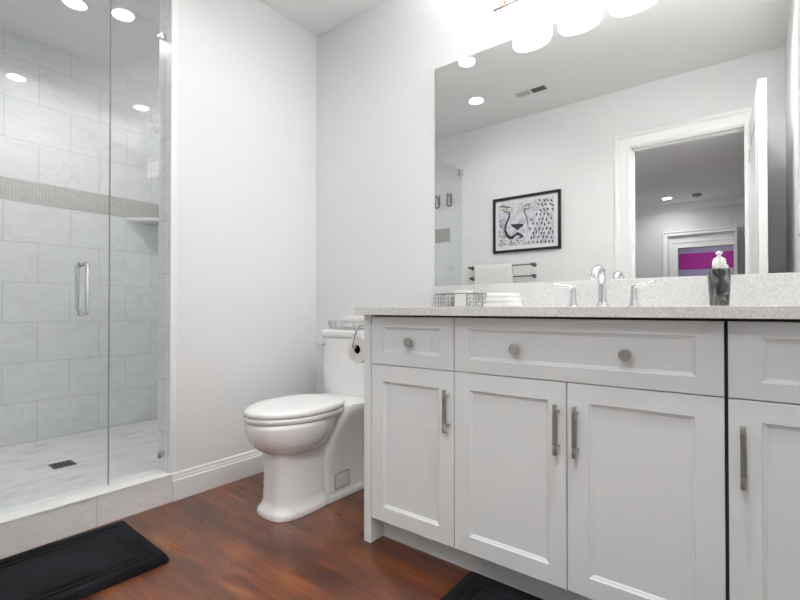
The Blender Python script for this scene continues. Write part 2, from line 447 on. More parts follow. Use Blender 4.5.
# the far room; its purple lighting is put into the wall colours
bm = nb(); box(bm, .2, 3.2, HY - 3.6, HY - 3.5, 0, H)
struct('wall_magenta', bm, M_LAV, 'far room wall coloured lavender for its purple lighting')
bm = nb(); box(bm, .3, 3.1, HY - 3.5, HY - 3.49, 1.88, 2.25); box(bm, .3, 3.1, HY - 3.5, HY - 3.49, 1.2, 1.66)
struct('trim_8', bm, M_MAGENTA, 'magenta bands on the far room wall, purple lighting put into colour')
bm = nb(); box(bm, .2, .3, HY - 3.5, HY - .12, 0, H); box(bm, 3.1, 3.2, HY - 3.5, HY - .12, 0, H); struct('wall_far_room_sides', bm, M_LAV, 'far room side walls coloured lavender for its purple lighting')
bm = nb(); box(bm, .2, 3.2, HY - 3.6, HY - .3, H, H + .1); struct('ceiling_far_room', bm, M_CEIL, 'ceiling of the far room')
bm = nb(); box(bm, .2, 3.2, HY - 3.6, HY - .3, -.1, 0); struct('floor_far_room', bm, M_WOOD, 'floor of the far room')

# ---------------------------------------------------------------- recessed lights
def downlight(x, y, label, watts=DOWN_W, r=.058, group='recessed lights in the bathroom and shower ceiling', spread=132):
    t = thing('recessed_ceiling_light', label, 'ceiling light', (x, y, H), group)
    bm = nb(); lathe(bm, [(r, -.001), (r + .018, -.001), (r + .02, -.004), (r + .014, -.008), (r + .001, -.006), (r, -.004)], n=36, cap=False)
    make('trim_ring', bm, M_WHITE, t, 40)
    bm = nb(); lathe(bm, [(.002, -.0045), (r * .7, -.004), (r, -.002)], n=36)
    make('light_lens', bm, M_LENS, t)
    ld = bpy.data.lights.new('downlight', 'AREA'); ld.shape = 'DISK'; ld.size = .11; ld.energy = watts; ld.spread = math.radians(spread); ld.color = (1, .982, .958)
    lo = bpy.data.objects.new('downlight_lamp', ld); link(lo, t); lo.location = (0, 0, -.012)
    return t
downlight(.41, -1.46, 'recessed ceiling light reflected whole in the mirror near its upper left', 1.9, spread=150)
downlight(.645, -.877, 'recessed ceiling light cut by the top edge of the mirror', 1.9, spread=150)
downlight(2.117, -1.07, 'recessed ceiling light reflected in the shower door glass, farthest left', 9., spread=140)
downlight(1.915, -.245, 'recessed ceiling light above the vanity reflected in the fixed shower glass', 1.8, spread=140)
downlight(-.877, -1.089, 'recessed ceiling light above the middle of the shower', 6.2, spread=142)
downlight(1.228, -6.4, 'recessed ceiling light of the hallway, seen through the doorway in the mirror', 8.0, .07, '', spread=170)
t = downlight(1.6, -9.3, 'added white light in the ceiling of the far room, unseen', 14., .058, '', spread=180)  # unseen lamp added to light the far room
t = thing('hall_fill_light', 'added round fill light under the hallway ceiling, unseen, just outside the doorway', 'ceiling light', (2.03, -2.6, H))  # added out of view to brighten the lower bathroom through the doorway
bm = nb(); lathe(bm, [(.17, 0), (.21, -.004), (.21, -.022), (.195, -.026)], n=44); make('fill_base', bm, M_NICK, t, 40)
bm = nb(); lathe(bm, [(.19, -.026), (.185, -.045), (.15, -.062), (.08, -.072), (.003, -.075)], n=44); make('fill_bowl', bm, emit('fill_bowl', (255, 252, 248), 3.), t, True)
ld = bpy.data.lights.new('hall_fill', 'AREA'); ld.shape = 'DISK'; ld.size = .34; ld.energy = HALL_FILL_W; ld.color = (1, .982, .958)
lo = bpy.data.objects.new('hall_fill_lamp', ld); link(lo, t); lo.location = (0, 0, -.08)
o = thing('smoke_detector', 'round grey smoke detector on the hallway ceiling beside the light', 'smoke detector', (1.634, -6.4, H))
bm = nb(); lathe(bm, [(.065, 0), (.065, -.02), (.05, -.035), (.002, -.037)], n=28); make('detector_body', bm, mat('detector_grey', (140, 140, 140), .5), o, 40)
bm = nb(); lathe(bm, [(.012, -.036), (.012, -.041), (.002, -.041)], (.025, 0, 0), 14); make('test_button', bm, M_STEEL, o, 40)

# ceiling vent
t = thing('ceiling_vent', 'white ceiling vent with one pale and one dark louvred half, in the mirror', 'vent', (.84, -1.595, H))
bm = nb()
for a, b, c, d in ((-.135, .135, -.05, -.038), (-.135, .135, .038, .05), (-.135, -.122, -.05, .05), (.122, .135, -.05, .05), (-.008, .008, -.05, .05)): box(bm, a, b, c, d, -.006, 0, .001, 1)
make('vent_frame', bm, M_WHITE, t)
bm = nb(); box(bm, -.122, -.008, -.038, .038, -.004, -.001)
for i in range(6): box(bm, -.122, -.008, -.034 + i * .012, -.028 + i * .012, -.006, -.003)
make('louvre_panel', bm, mat('vent_pale', (196, 196, 194), .6), t)
bm = nb(); box(bm, .008, .122, -.038, .038, -.004, -.001)
for i in range(6): box(bm, .008, .122, -.034 + i * .012, -.031 + i * .012, -.006, -.003)
o = make('louvre_panel', bm, M_SCREEN, t); o['label'] = 'dark half of the vent'

# ---------------------------------------------------------------- shower fittings
GX = -.055
t = thing('shower_glass_panel', 'fixed clear glass shower panel next to the white wall', 'glass panel', (GX, JY - .01, .137))
bm = nb(); box(bm, -.005, .005, -.245, .0, .001, 2.223, .001, 1); make('glass_pane', bm, M_GLASS, t)
for z in (.07, 2.15):
    bm = nb(); box(bm, -.010, .010, -.032, .0, z, z + .032, .003); make('glass_clamp', bm, M_CHROME, t, 40)
t = thing('shower_glass_door', 'frameless clear glass shower door with a chrome pull handle', 'shower door', (GX, JY - .258, .137))
DLEN = -(FY + .012) + (JY - .258) 
bm = nb(); box(bm, -.005, .005, -DLEN, 0, .008, 2.223, .001, 1); make('glass_pane', bm, M_GLASS, t)
bm = nb(); box(bm, -.0055, .0055, 0.0002, .0024, .008, 2.223); make('edge_seal', bm, mat('clear_seal', (165, 168, 168), .3, Transmission_Weight=.4), t)
hp = nb()
for s in (1, -1):
    tube(hp, [(s * .005, -.105, .785), (s * .052, -.105, .785), (s * .06, -.105, .793), (s * .06, -.105, .992), (s * .052, -.105, 1.0), (s * .005, -.105, 1.0)], .0095, 16)
    for z in (.785, 1.0): lathe(hp, [(.013, s * .0055), (.013, s * .009)], (0, -.105, z), 18, 'x')
make('pull_handle', hp, M_CHROME, t, 40)
for z in (.0, 2.165):
    bm = nb(); box(bm, -.013, .013, -DLEN - .01, -DLEN + .05, z, z + .06, .003); make('door_hinge', bm, M_CHROME, t, 40)

t = thing('wall_shower', 'round chrome shower head glimpsed at the right edge of the shower glass', 'shower', (-.85, EY - .003, 2.15))
bm = nb(); lathe(bm, [(.028, 0), (.028, -.004), (.012, -.012)], n=24, axis='y'); tube(bm, [(0, 0, 0), (0, -.12, .03), (0, -.24, .05), (0, -.29, .03)], .0095, 14, 6)
make('shower_arm', bm, M_CHROME, t, 40)
bm = nb()
rings = []
for r, h in ((.012, 0), (.02, -.012), (.05, -.03), (.055, -.036), (.053, -.041), (.004, -.042)):
    rings.append([Vector((r * math.cos(a), r * math.sin(a), h)) for a in [2 * PI * i / 28 for i in range(28)]])
R = Matrix.Rotation(math.radians(-28), 4, 'X')
loft(bm, [[Vector((0, -.293, .025)) + R @ p for p in r] for r in rings]); make('spray_head', bm, M_CHROME, t, 40)

t = thing('shower_corner_shelf', 'white corner shelf under the mosaic band at the right end of the shower', 'shelf', (SX + .003, EY - .003, 1.617))
bm = nb(); ring = [(0, 0)] + [(.24 * math.cos(a), -.235 * math.sin(a)) for a in [PI / 2 * i / 12 for i in range(13)]]
ring = [(0, 0), (.24, 0), (.235, -.03), (.16, -.12), (.06, -.20), (.0, -.235)]
loft(bm, [[(x * k, y * k, z) for x, y in ring] for k, z in ((.9, 0), (1, .008), (1, .026))])
make('shelf_slab', bm, M_PORC, t)
# floor drain
t = thing('shower_drain', 'small square grey metal drain grate in the shower floor', 'drain', (-.835, -1.146, .06))
bm = nb()
for a, b, c, d in ((-.055, .055, -.055, -.045), (-.055, .055, .045, .055), (-.055, -.045, -.055, .055), (.045, .055, -.055, .055)): box(bm, a, b, c, d, 0, .004, .001, 1)
for i in range(5): box(bm, -.045, .045, -.036 + i * .018 - .003, -.036 + i * .018 + .003, .001, .003)
make('drain_grate', bm, mat('drain_metal', (120, 120, 118), .35, .8), t)
bm = nb(); box(bm, -.045, .045, -.045, .045, 0, .0008); make('drain_well', bm, mat('drain_dark', (60, 60, 60), .7), t)
# pair of U-shaped hooks on the near wall
for i, x in enumerate((-.19, -.335)):
    t = thing('shower_wall_hook', ['U-shaped chrome hook on the tiled wall, nearer the shower glass in the mirror', 'U-shaped chrome hook on the tiled wall at the mirror\'s left edge'][i], 'hook', (x, FY, 2.08), 'U-shaped hooks on the shower wall')
    bm = nb(); box(bm, -.012, .012, 0, .006, -.03, .03, .003); make('hook_plate', bm, M_STEEL, t)
    bm = nb(); tube(bm, [(0, .006, .04), (0, .02, .03), (-.024, .03, .06), (-.024, .03, -.05), (-.012, .03, -.068), (.012, .03, -.068), (.024, .03, -.05), (.024, .03, .06)], .008, 12, 4); make('hook_loop', bm, M_STEEL, t, 40)

# ---------------------------------------------------------------- vanity
def shaker(bm, x0, x1, z0, z1, rx0, rx1, rz0, rz1, yf, t=.02, depth=.009, bw=.009):
    """door/drawer front: frame, bevelled step, recessed panel. yf = front plane (towards -Y)"""
    def ring(a, b, c, d, y): return [(a, y, c), (b, y, c), (b, y, d), (a, y, d)]
    e = .0015
    rs = [ring(x0, x1, z0, z1, yf + t), ring(x0, x1, z0, z1, yf + e), ring(x0 + e, x1 - e, z0 + e, z1 - e, yf),
          ring(rx0, rx1, rz0, rz1, yf), ring(rx0 + .002, rx1 - .002, rz0 + .002, rz1 - .002, yf + .0035),
          ring(rx0 + bw, rx1 - bw, rz0 + bw, rz1 - bw, yf + depth * .75), ring(rx0 + bw + .001, rx1 - bw - .001, rz0 + bw + .001, rz1 - bw - .001, yf + depth)]
    return loft(bm, rs)
def knob(parent, x, z, yf):
    bm = nb(); lathe(bm, [(.008, 0), (.006, -.004), (.006, -.014), (.015, -.017)], (x, yf, z), 24, 'y')
    lathe(bm, [(.0165, -.0165), (.0175, -.018), (.0175, -.025), (.0165, -.0265), (.0135, -.0272), (.013, -.0255), (.001, -.0255)], (x, yf, z), 28, 'y')
    return make('knob', bm, M_NICK, parent, 40)
def pull(parent, x, zc, yf, ln=.15):
    o = make('pull_handle', box(nb(), x - .0065, x + .0065, yf - .036, yf - .024, zc - ln / 2 + .03, zc + ln / 2 - .03, .002), M_KNURL, parent)
    for s in (1, -1):
        bm = nb(); a, b = sorted((zc + s * (ln / 2), zc + s * (ln / 2 - .03)))
        box(bm, x - .0062, x + .0062, yf - .0355, yf - .0245, a, b, .002)
        lathe(bm, [(.005, 0), (.005, -.026)], (x, yf, zc + s * (ln / 2 - .022)), 14, 'y')
        make('handle_end', bm, M_NICK, o, 40)
    return o
YF = -D
ZD0, ZD1, ZD2, ZD3 = .1033, .7225, .7225, .9127
van = thing('vanity_cabinet', 'white shaker vanity cabinet with three doors and two drawers', 'cabinet', (V0, 0, 0))
bm = nb()
box(bm, V0, V1 - .002, YF - .0, -.001, 0, ZT - .03, .0012, 1)
box(bm, V1 - .002, V4 - .004, YF + .03, -.001, ZD0 + .006, ZT - .031)
make('cabinet_body', rel(bm, van), [M_CAB], van)
bm = nb(); box(bm, V1 - .002, V4 + .001, YF + .078, YF + .095, 0, ZD0 + .01); make('toe_kick', rel(bm, van), M_CAB, van)
bm = nb(); box(bm, V1 - .001, V4 - .0, YF + .021, YF + .0299, ZD0 + .008, ZT - .0305); make('gap_shade_sheet', rel(bm, van), M_GAP, van)  # dark sheet painting the shade seen between doors and drawers
g = .0014
def front(parent, name, x0, x1, z0, z1, r):
    bm = nb(); shaker(bm, x0 + g, x1 - g, z0 + g, z1 - g, *r, YF)
    return make(name, rel(bm, parent), M_CAB, parent)
def relp(parent, f, *a):        # a child's child: coordinates relative to the thing
    return f(*a)
ox = V0
d1 = front(van, 'drawer_front', V1, V2, ZD2, ZD3, (1.106, 1.371, .773, .871))
d2 = front(van, 'drawer_front', V2, V4 - .001, ZD2, ZD3, (1.489, 2.142, .768, .873))
knob(d1, 1.242 - ox, .817, YF); knob(d2, 1.661 - ox, .815, YF); knob(d2, 1.981 - ox, .816, YF)
a = front(van, 'cabinet_door', V1, V2, ZD0, ZD1, (1.106, 1.367, .163, .657)); pull(a, 1.407 - ox, .585, YF)
a = front(van, 'cabinet_door', V2, V3, ZD0, ZD1, (1.489, 1.762, .163, .663)); pull(a, 1.792 - ox, .583, YF)
a = front(van, 'cabinet_door', V3, V4 - .001, ZD0, ZD1, (1.880, 2.139, .163, .667)); pull(a, 1.848 - ox, .585, YF)
va2 = thing('side_cabinet', 'narrow white shaker cabinet unit at the right end of the vanity', 'cabinet', (V4 + .003, 0, 0))
bm = nb(); box(bm, V4 + .003, RX - .002, YF + .03, -.001, ZD0 + .006, ZT - .031); make('cabinet_body', rel(bm, va2), M_CAB, va2)
bm = nb(); box(bm, V4 + .002, RX - .002, YF + .078, YF + .095, 0, ZD0 + .01); make('toe_kick', rel(bm, va2), M_CAB, va2)
bm = nb(); box(bm, V4 + .001, RX - .002, YF + .021, YF + .0299, ZD0 + .008, ZT - .0305); make('gap_shade_sheet', rel(bm, va2), M_GAP, va2)  # same painted gap shade for the narrow unit
ox = V4 + .003
d = front(va2, 'drawer_front', V4 + .004, RX - .003, ZD2, ZD3, (2.272, 2.40, .766, .872))
a = front(va2, 'cabinet_door', V4 + .004, RX - .003, ZD0, ZD1, (2.272, 2.40, .163, .671)); pull(a, 2.237 - ox, .589, YF)

# worktop with the basin cut out
ct = thing('quartz_countertop', 'speckled light grey quartz countertop with an eased front edge', 'countertop', (V0, 0, ZT - .03))
CX0, CX1, CY0 = V0 - .002 + .012 - .0, RX - .001, -D - .0457
CX0 = 1.0129 - .0
BX0, BX1, BY0, BY1 = 1.56, 2.04, -.52, -.19
bm = nb()
z0, z1 = ZT - .03, ZT
outer = [(V0 - .0085 + .018, CY0), (CX1, CY0), (CX1, -.0005), (V0 - .0085 + .018, -.0005)]
outer = [(.9955, CY0), (CX1, CY0), (CX1, -.0005), (.9955, -.0005)]
inner = [(BX0, BY0), (BX1, BY0), (BX1, BY1), (BX0, BY1)]
def rr(z, p, k=0): return [(x, y, z) for x, y in p]
loft(bm, [rr(z0, inner), rr(z0, outer), rr(z1 - .001, outer), [(x + (.001 if x < 1.5 else -.0), y + (.001 if y < -.3 else 0), z1) for x, y in outer], rr(z1, inner), rr(z0, inner)], cap=False)
make('stone_slab', rel(bm, ct), M_QUARTZ, ct)
bm = nb(); box(bm, .936, RX - .001, -.02, -.0005, ZT + .0003, 1.063, .0012, 1)
tag(make('backsplash', bm, M_QUARTZ), 'low speckled quartz backsplash strip under the mirror', 'backsplash')
sk = thing('undermount_sink', 'white undermount sink basin below the faucet', 'sink', ((BX0 + BX1) / 2, (BY0 + BY1) / 2, ZT - .031))
bm = nb(); hx, hy = (BX1 - BX0) / 2, (BY1 - BY0) / 2
loft(bm, [sup(0, 0, hx * k + .006, hy * k + .006, hy * k + .006, z, 48, e) for k, z, e in ((1.04, -.002, 9), (1.0, -.002, 9), (.98, -.06, 7), (.9, -.12, 5), (.6, -.14, 3), (.1, -.142, 2))], cap=False)
make('basin', bm, M_PORC, sk, 50)
bm = nb(); lathe(bm, [(.03, -.141), (.028, -.136), (.003, -.137)], n=24); make('drain', bm, M_CHROME, sk, 40)

# ---------------------------------------------------------------- mirror
t = thing('wall_mirror', 'large frameless wall mirror above the vanity', 'mirror', (.936, 0, 1.064))
bm = nb(); box(bm, 0, RX - .939, -.006, -.0005, .0, 2.2194 - 1.064, .0008, 1); make('mirror_glass', bm, M_MIRROR, t)

# ---------------------------------------------------------------- vanity light
t = thing('vanity_light_bar', 'vanity light with four glowing curved frosted shades above the mirror', 'wall light', (1.775, 0, 2.38))
bm = nb(); box(bm, -.12, .12, -.025, 0, -.05, .05, .004); make('back_plate', bm, M_BRONZE, t)
bm = nb(); tube(bm, [(-.45, -.105, -.058), (.45, -.105, -.058)], .0045, 12)
tube(bm, [(-.43, -.03, .01), (.43, -.03, .01)], .008, 12)
for x in (-.40, .40): tube(bm, [(x, -.03, .01), (x, -.105, -.058)], .004, 10)
tube(bm, [(-.415, -.105, -.08), (-.415, -.105, -.02)], .0025, 10); tube(bm, [(.415, -.105, -.08), (.415, -.105, -.02)], .0025, 10)
make('metal_rail', bm, M_BRONZE, t, 40)
def shade(cx):
    bm = nb(); W_, Hh, sg, th = .094, .175, .04, .005; n = 16
    Rr = (W_ ** 2 + sg ** 2) / (2 * sg); rings = []
    for k in range(n + 1):
        x = -W_ + 2 * W_ * k / n
        y = -(math.sqrt(Rr * Rr - x * x) - (Rr - sg))
        cut = .018 * max(0, (abs(x) - W_ * .72) / (W_ * .28)) ** 2
        z0, z1 = -.195 + cut, -.195 + Hh - cut
        rings.append([(cx + x, -.06 + y, z0), (cx + x, -.06 + y, z1), (cx + x, -.06 + y + th, z1), (cx + x, -.06 + y + th, z0)])
    loft(bm, rings)
    s = make('lamp_shade', bm, M_SHADE, t, 60)
    bm = nb(); lathe(bm, [(.016, -.09), (.016, -.02), (.01, 0)], (cx, -.045, 0), 16); tube(bm, [(cx, -.03, .01), (cx, -.045, -.005)], .006, 10); make('bulb_holder', bm, M_BRONZE, s, 40)
for k in range(4):
    shade(-.3255 + .217 * k)
    ld = bpy.data.lights.new('bulb', 'AREA'); ld.shape = 'DISK'; ld.size = .07; ld.energy = UP_W; ld.spread = math.radians(150); ld.color = (1, .982, .958)
    lo = bpy.data.objects.new('bulb_lamp', ld); link(lo, t); lo.location = (-.3255 + .217 * k, -.06, .02); lo.rotation_euler = (PI, 0, 0)

# ---------------------------------------------------------------- faucet
t = thing('bathroom_faucet', 'chrome widespread faucet with an arched spout and two lever handles', 'faucet', (1.795, -.12, ZT))
bm = nb(); lathe(bm, [(.026, 0), (.026, .004), (.018, .02)], n=28)
tube(bm, [(0, 0, .0), (0, 0, .05), (0, -.003, .10), (0, -.022, .138), (0, -.06, .150), (0, -.098, .135), (0, -.112, .108)], [.018, .0165, .015, .0145, .0145, .0145, .0145], 20, 6)
make('spout', bm, M_CHROME, t, 50)
bm = nb(); tube(bm, [(0, .022, .0), (0, .022, .14)], .003, 10); lathe(bm, [(.003, .14), (.008, .143), (.006, .15), (.001, .152)], (0, .022, 0), 14); make('lift_rod', bm, M_CHROME, t, 50)
for s in (-1, 1):
    bm = nb(); lathe(bm, [(.022, 0), (.022, .004), (.017, .012), (.012, .045), (.0115, .07), (.009, .082), (.002, .085)], (s * .112, 0, 0), 24)
    h = make('handle_base', bm, M_CHROME, t, 50)
    bm = nb(); tube(bm, [(s * .112, 0, .076), (s * .13, -.004, .083), (s * .16, -.010, .088), (s * .188, -.016, .096)], [.009, .0075, .006, .005], 14, 5); make('lever', bm, M_CHROME, h, 50)

# ---------------------------------------------------------------- things on the counter
t = thing('soap_dispenser', 'smoky black tapered soap dispenser with a white pump', 'soap dispenser', (2.172, -.15, ZT))
bm = nb(); lathe(bm, [(.026, 0), (.0275, .004), (.029, .03), (.0335, .11), (.0345, .122), (.032, .128), (.012, .13)], n=36); make('bottle', bm, M_SMOKY, t, 50)
bm = nb(); lathe(bm, [(.019, .128), (.020, .15), (.017, .162), (.009, .168), (.006, .17), (.006, .176), (.010, .179), (.010, .186), (.002, .188)], n=28)
tube(bm, [(0, 0, .182), (.001, -.022, .183), (.001, -.036, .177)], .0042, 12, 4); make('pump', bm, M_WHITE, t, 50)

def cloth_stack(name, x0, x1, y0, y1, zb, n, th, seed, lab, cat, taper=0.):
    random.seed(seed)
    t = thing(name, lab, cat, ((x0 + x1) / 2, (y0 + y1) / 2, zb))
    hx0, hy0 = (x1 - x0) / 2, (y1 - y0) / 2
    for k in range(n):
        bm = nb(); hx, hy = hx0 * (1 - taper * k) * random.uniform(.95, 1), hy0 * random.uniform(.94, 1)
        z = k * th; rings = []
        for f, zz in ((.93, 0.0004), (.99, .15), (1., .45), (.985, .8), (.9, 1.0)):
            rings.append([(x + .003 * math.sin(9 * y / hy + k), y, z + th * zz + (.12 * th * math.sin(14 * x + 2 * k) if zz > .4 else 0)) for x, y, _ in sup(0, 0, hx * f, hy * f, hy * f, 0, 44, 5)])
        loft(bm, rings)
        make('folded_cloth', bm, M_TERRY, t, 60)
    return t
cloth_stack('folded_washcloths', 1.342, 1.482, -.265, -.135, ZT, 3, .021, 5, 'stack of white folded washcloths on the counter left of the faucet', 'towel', .085)

t = thing('openwork_caddy', 'silver openwork vanity caddy at the left end of the counter', 'caddy', (1.160, -.13, ZT))
bm = nb(); cw, cd, ch = .110, .045, .066
M_FIL = mat('silver_filigree', (165, 165, 168), .25, .9)
for z in (.003, ch): 
    tube(bm, [(-cw, -cd, z), (cw, -cd, z)], .0022, 8); tube(bm, [(-cw, cd, z), (cw, cd, z)], .0022, 8)
    for x in (-cw, -.02, .062, cw): tube(bm, [(x, -cd, z), (x, cd, z)], .0022, 8)
for x in (-cw, -.02, .062, cw):
    for y in (-cd, cd): tube(bm, [(x, y, 0), (x, y, ch)], .0025, 8)
make('wire_frame', bm, M_FIL, t, 50)
def ringlet(bm, x, z, r, y, ax='y'):
    tube(bm, [((x + r * math.cos(a), y, z + r * math.sin(a)) if ax == 'y' else (y, x + r * math.cos(a), z + r * math.sin(a))) for a in [2 * PI * i / 12 for i in range(13)]], .0014, 6)
for y, (xa, xb) in [(y, seg) for y in (-cd, cd) for seg in ((-cw, -.02), (.062, cw))]:
        bm = nb()
        nn = max(2, int(round((xb - xa) / .019)))
        for i in range(nn):
            for j in range(3): ringlet(bm, xa + (i + .5) * (xb - xa) / nn, .014 + j * .0195, .0102, y)
        make('filigree_panel', bm, M_FIL, t, 50)
for x in (-cw, cw):
    bm = nb()
    for i in range(4):
        for j in range(3): ringlet(bm, -cd + (i + .5) * 2 * cd / 4, .014 + j * .0195, .0102, x, 'x')
    make('filigree_panel', bm, M_FIL, t, 50)
bm = nb(); box(bm, -cw, cw, -cd, cd, .0003, .0025); make('base_tray', bm, M_WHITE, t)
random.seed(8)
t = thing('paper_guest_towels', 'white folded guest towels standing in the silver caddy', 'napkins', (1.183, -.13, ZT + .0026))
bm = nb()
for k in range(5): box(bm, -.034 + k * .0004, .034 - k * .0012, -.036 + k * .014, -.026 + k * .014, 0, .078 - .004 * (k % 2), .003, 2)
make('paper_stack', bm, M_PAPER, t)
t = thing('cotton_round_jar', 'small clear jar of white cotton rounds in the caddy', 'jar', (1.103, -.13, ZT + .0026))
bm = nb(); lathe(bm, [(.026, 0), (.029, .004), (.029, .062), (.026, .062), (.026, .006), (.002, .005)], n=28); make('jar_glass', bm, M_CLEAR, t, 40)
bm = nb(); 
for k in range(7): lathe(bm, [(.022, .007 + .0075 * k), (.024, .0095 + .0075 * k), (.022, .0135 + .0075 * k)], n=20)
make('cotton_rounds', bm, M_TERRY, t, 40)

# ---------------------------------------------------------------- toilet
TX = .52
t = thing('toilet', 'white one-piece toilet with closed lid beside the vanity', 'toilet', (TX, -.012, 0))
bm = nb()
def bring(z, hw, yf, yb, e=3.): return sup(0, (-yf - yb) / 2, hw, (yf - yb) / 2, (yf - yb) / 2, z, 56, e)
def octo(z, hw, yf, yb, ch, r=0):
    return [(-hw, -yb, z), (-hw, -yf + ch, z), (-hw * .42, -yf + .012, z), (hw * .42, -yf, z), (hw, -yf + ch, z), (hw, -yb, z)]
# front pedestal with softly faceted front
def ped(z, hw, yf):
    pts = []
    for i in range(48):
        a = 2 * PI * i / 48; c, s = math.cos(a), math.sin(a)
        e = 3.2
        x = math.copysign(abs(c) ** (2 / e), c) * hw; y = math.copysign(abs(s) ** (2 / e), s) * .17
        pts.append((x, -(yf - .17) + y, z))
    return pts
loft(bm, [ped(z, w_, f) for z, w_, f in ((.0, .122, .756), (.014, .124, .758), (.028, .119, .752), (.042, .109, .738), (.07, .104, .732), (.16, .101, .729), (.24, .101, .731), (.30, .104, .738), (.33, .106, .74))])
# rear trunk
def trunk(z, hw, yf): return sup(0, -yf / 2, hw, yf / 2, yf / 2, z, 48, 9)
loft(bm, [trunk(z, w_, f) for z, w_, f in ((0, .122, .50), (.014, .124, .502), (.028, .118, .50), (.04, .110, .50), (.2, .112, .50), (.3, .125, .47), (.38, .15, .44), (.43, .17, .41), (.458, .175, .40), (.466, .17, .395))])
make('base', bm, M_PORC, t, 50)
bm = nb()
def bowl(z, hw, yf, yb): return sup(0, -(yf + yb) / 2, hw, (yf - yb) / 2, (yf - yb) / 2, z, 60, 2.25)
loft(bm, [bowl(*a) for a in ((.280, .08, .70, .48), (.283, .105, .728, .46), (.293, .126, .757, .44), (.315, .146, .785, .42), (.345, .161, .806, .40), (.38, .171, .820, .38), (.415, .176, .827, .37), (.43, .175, .826, .365), (.437, .168, .818, .37))])
make('bowl', bm, M_PORC, t, True)
def seatring(z, k, yf=.838, yb=.335, hw=.184, n=64):
    r = []
    yc = (yf * .52 + yb * .48)
    for i in range(n):
        a = 2 * PI * i / n; c, s = math.cos(a), math.sin(a)
        e = 1.98 if s < 0 else 2.7
        x = math.copysign(abs(c) ** (2 / e), c) * hw * k; y = math.copysign(abs(s) ** (2 / e), s) * ((yf - yc) if s < 0 else (yc - yb)) * k
        r.append((x, -yc + y, z))
    return r
bm = nb(); loft(bm, [seatring(z, k) for z, k in ((.4385, .95), (.440, .985), (.447, 1.0), (.457, 1.0), (.461, .985), (.4615, .95))]); make('seat', bm, M_SEAT, t, 40)
bm = nb(); loft(bm, [seatring(z, k) for z, k in ((.4645, .95), (.4650, .985), (.471, 1.0), (.480, .995), (.487, .975), (.492, .93), (.4955, .8), (.497, .55), (.4975, .05))]); make('lid', bm, M_SEAT, t, 50)
for s in (-1, 1):
    bm = nb(); box(bm, s * .08 - .02, s * .08 + .02, -.375, -.345, .455, .485, .005); make('hinge_cap', bm, M_SEAT, t, 40)
bm = nb()
def tk(z, hw, d, e=8): return sup(0, -d / 2, hw, d / 2, d / 2, z, 52, e)
loft(bm, [tk(*a) for a in ((.44, .20, .20), (.46, .226, .205), (.50, .236, .206), (.62, .240, .206), (.78, .244, .208))]); make('tank', bm, M_PORC, t, 50)
bm = nb(); loft(bm, [tk(*a) for a in ((.781, .236, .205), (.786, .245, .213), (.792, .25, .218), (.815, .25, .218), (.823, .246, .214), (.826, .235, .203))]); make('tank_lid', bm, M_PORC, t, 40)
bm = nb(); lathe(bm, [(.012, 0), (.012, -.012), (.006, -.016)], (-.195, -.208, .742), 18, 'y'); tube(bm, [(-.195, -.226, .742), (-.235, -.23, .742), (-.262, -.228, .741)], [.007, .006, .0055], 12, 4); make('flush_lever', bm, M_CHROME, t, 50)
bm = nb(); box(bm, .1085, .1145, -.427, -.332, .055, .127, .002)
cv = make('trapway_cover', bm, M_PORC, t)
bm = nb()
for a_, b_, c_, d_ in ((-.4285, -.4265, .054, .128), (-.3325, -.3305, .054, .128), (-.4285, -.3305, .0535, .0555), (-.4285, -.3305, .1265, .1285)): box(bm, .110, .1150, a_, b_, c_, d_)
make('cover_seam', bm, mat('grey_seam', (150, 150, 150), .6), cv)

# clear tray on the tank with a white folded towel
t = thing('acrylic_tray', 'clear ribbed acrylic tray on top of the toilet tank', 'tray', (TX + .005, -.115, .827))
bm = nb(); tw, td = .228, .082
loft(bm, [sup(0, 0, tw * a, td * a, td * a, z, 48, 6) for a, z in ((.9, 0), (.93, .002), (1., .046), (1.03, .048), (1.03, .051), (.98, .051), (.90, .006), (.5, .005))])
nf = len(bm.faces)
for i in range(24):
    a = 2 * PI * i / 24; p = sup(0, 0, tw * .96, td * .96, td * .96, .004, 24, 6)[i]; q = sup(0, 0, tw * 1.01, td * 1.01, td * 1.01, .046, 24, 6)[i]; tube(bm, [p, q], .0022, 6)
bm.faces.ensure_lookup_table()
for f_ in bm.faces[nf:]: f_.material_index = 1
make('tray_body', bm, [M_CLEAR, mat('acrylic_rib', (205, 205, 205), .15, .3)], t, 40)
cloth_stack('folded_hand_towel', .40, .70, -.17, -.06, .836, 2, .031, 3, 'white folded hand towel in the clear tray on the toilet tank', 'towel', .02)

# ---------------------------------------------------------------- toilet paper on its arm
t = thing('paper_holder', 'curved chrome toilet paper holder on the side of the vanity', 'toilet paper holder', (V0, -.62, .87))
bm = nb(); lathe(bm, [(.02, 0), (.02, -.006), (.008, -.01)], n=20, axis='x'); make('wall_flange', bm, M_CHROME, t, 40)
bm = nb(); tube(bm, [(-.006, 0, 0.005), (-.03, -.004, .004), (-.055, -.006, -.02), (-.073, -.005, -.065), (-.080, .0, -.087), (-.080, .02, -.093), (-.080, .15, -.093)], .0042, 12, 6); make('holder_arm', bm, M_CHROME, t, 50)
t = thing('toilet_paper_roll', 'white toilet paper roll hanging on the holder by the vanity side', 'toilet paper', (V0 - .080, -.5, .7655 + .016))
bm = nb(); R_, r_, h_ = .058, .019, .051
prof = [(r_, -h_), (R_ - .001, -h_), (R_, -h_ + .001), (R_, h_ - .001), (R_ - .001, h_), (r_, h_), (r_, -h_)]
lathe(bm, prof, (0, -.045, -.012), 44, 'y', cap=False); make('paper', bm, M_PAPER, t, 40)
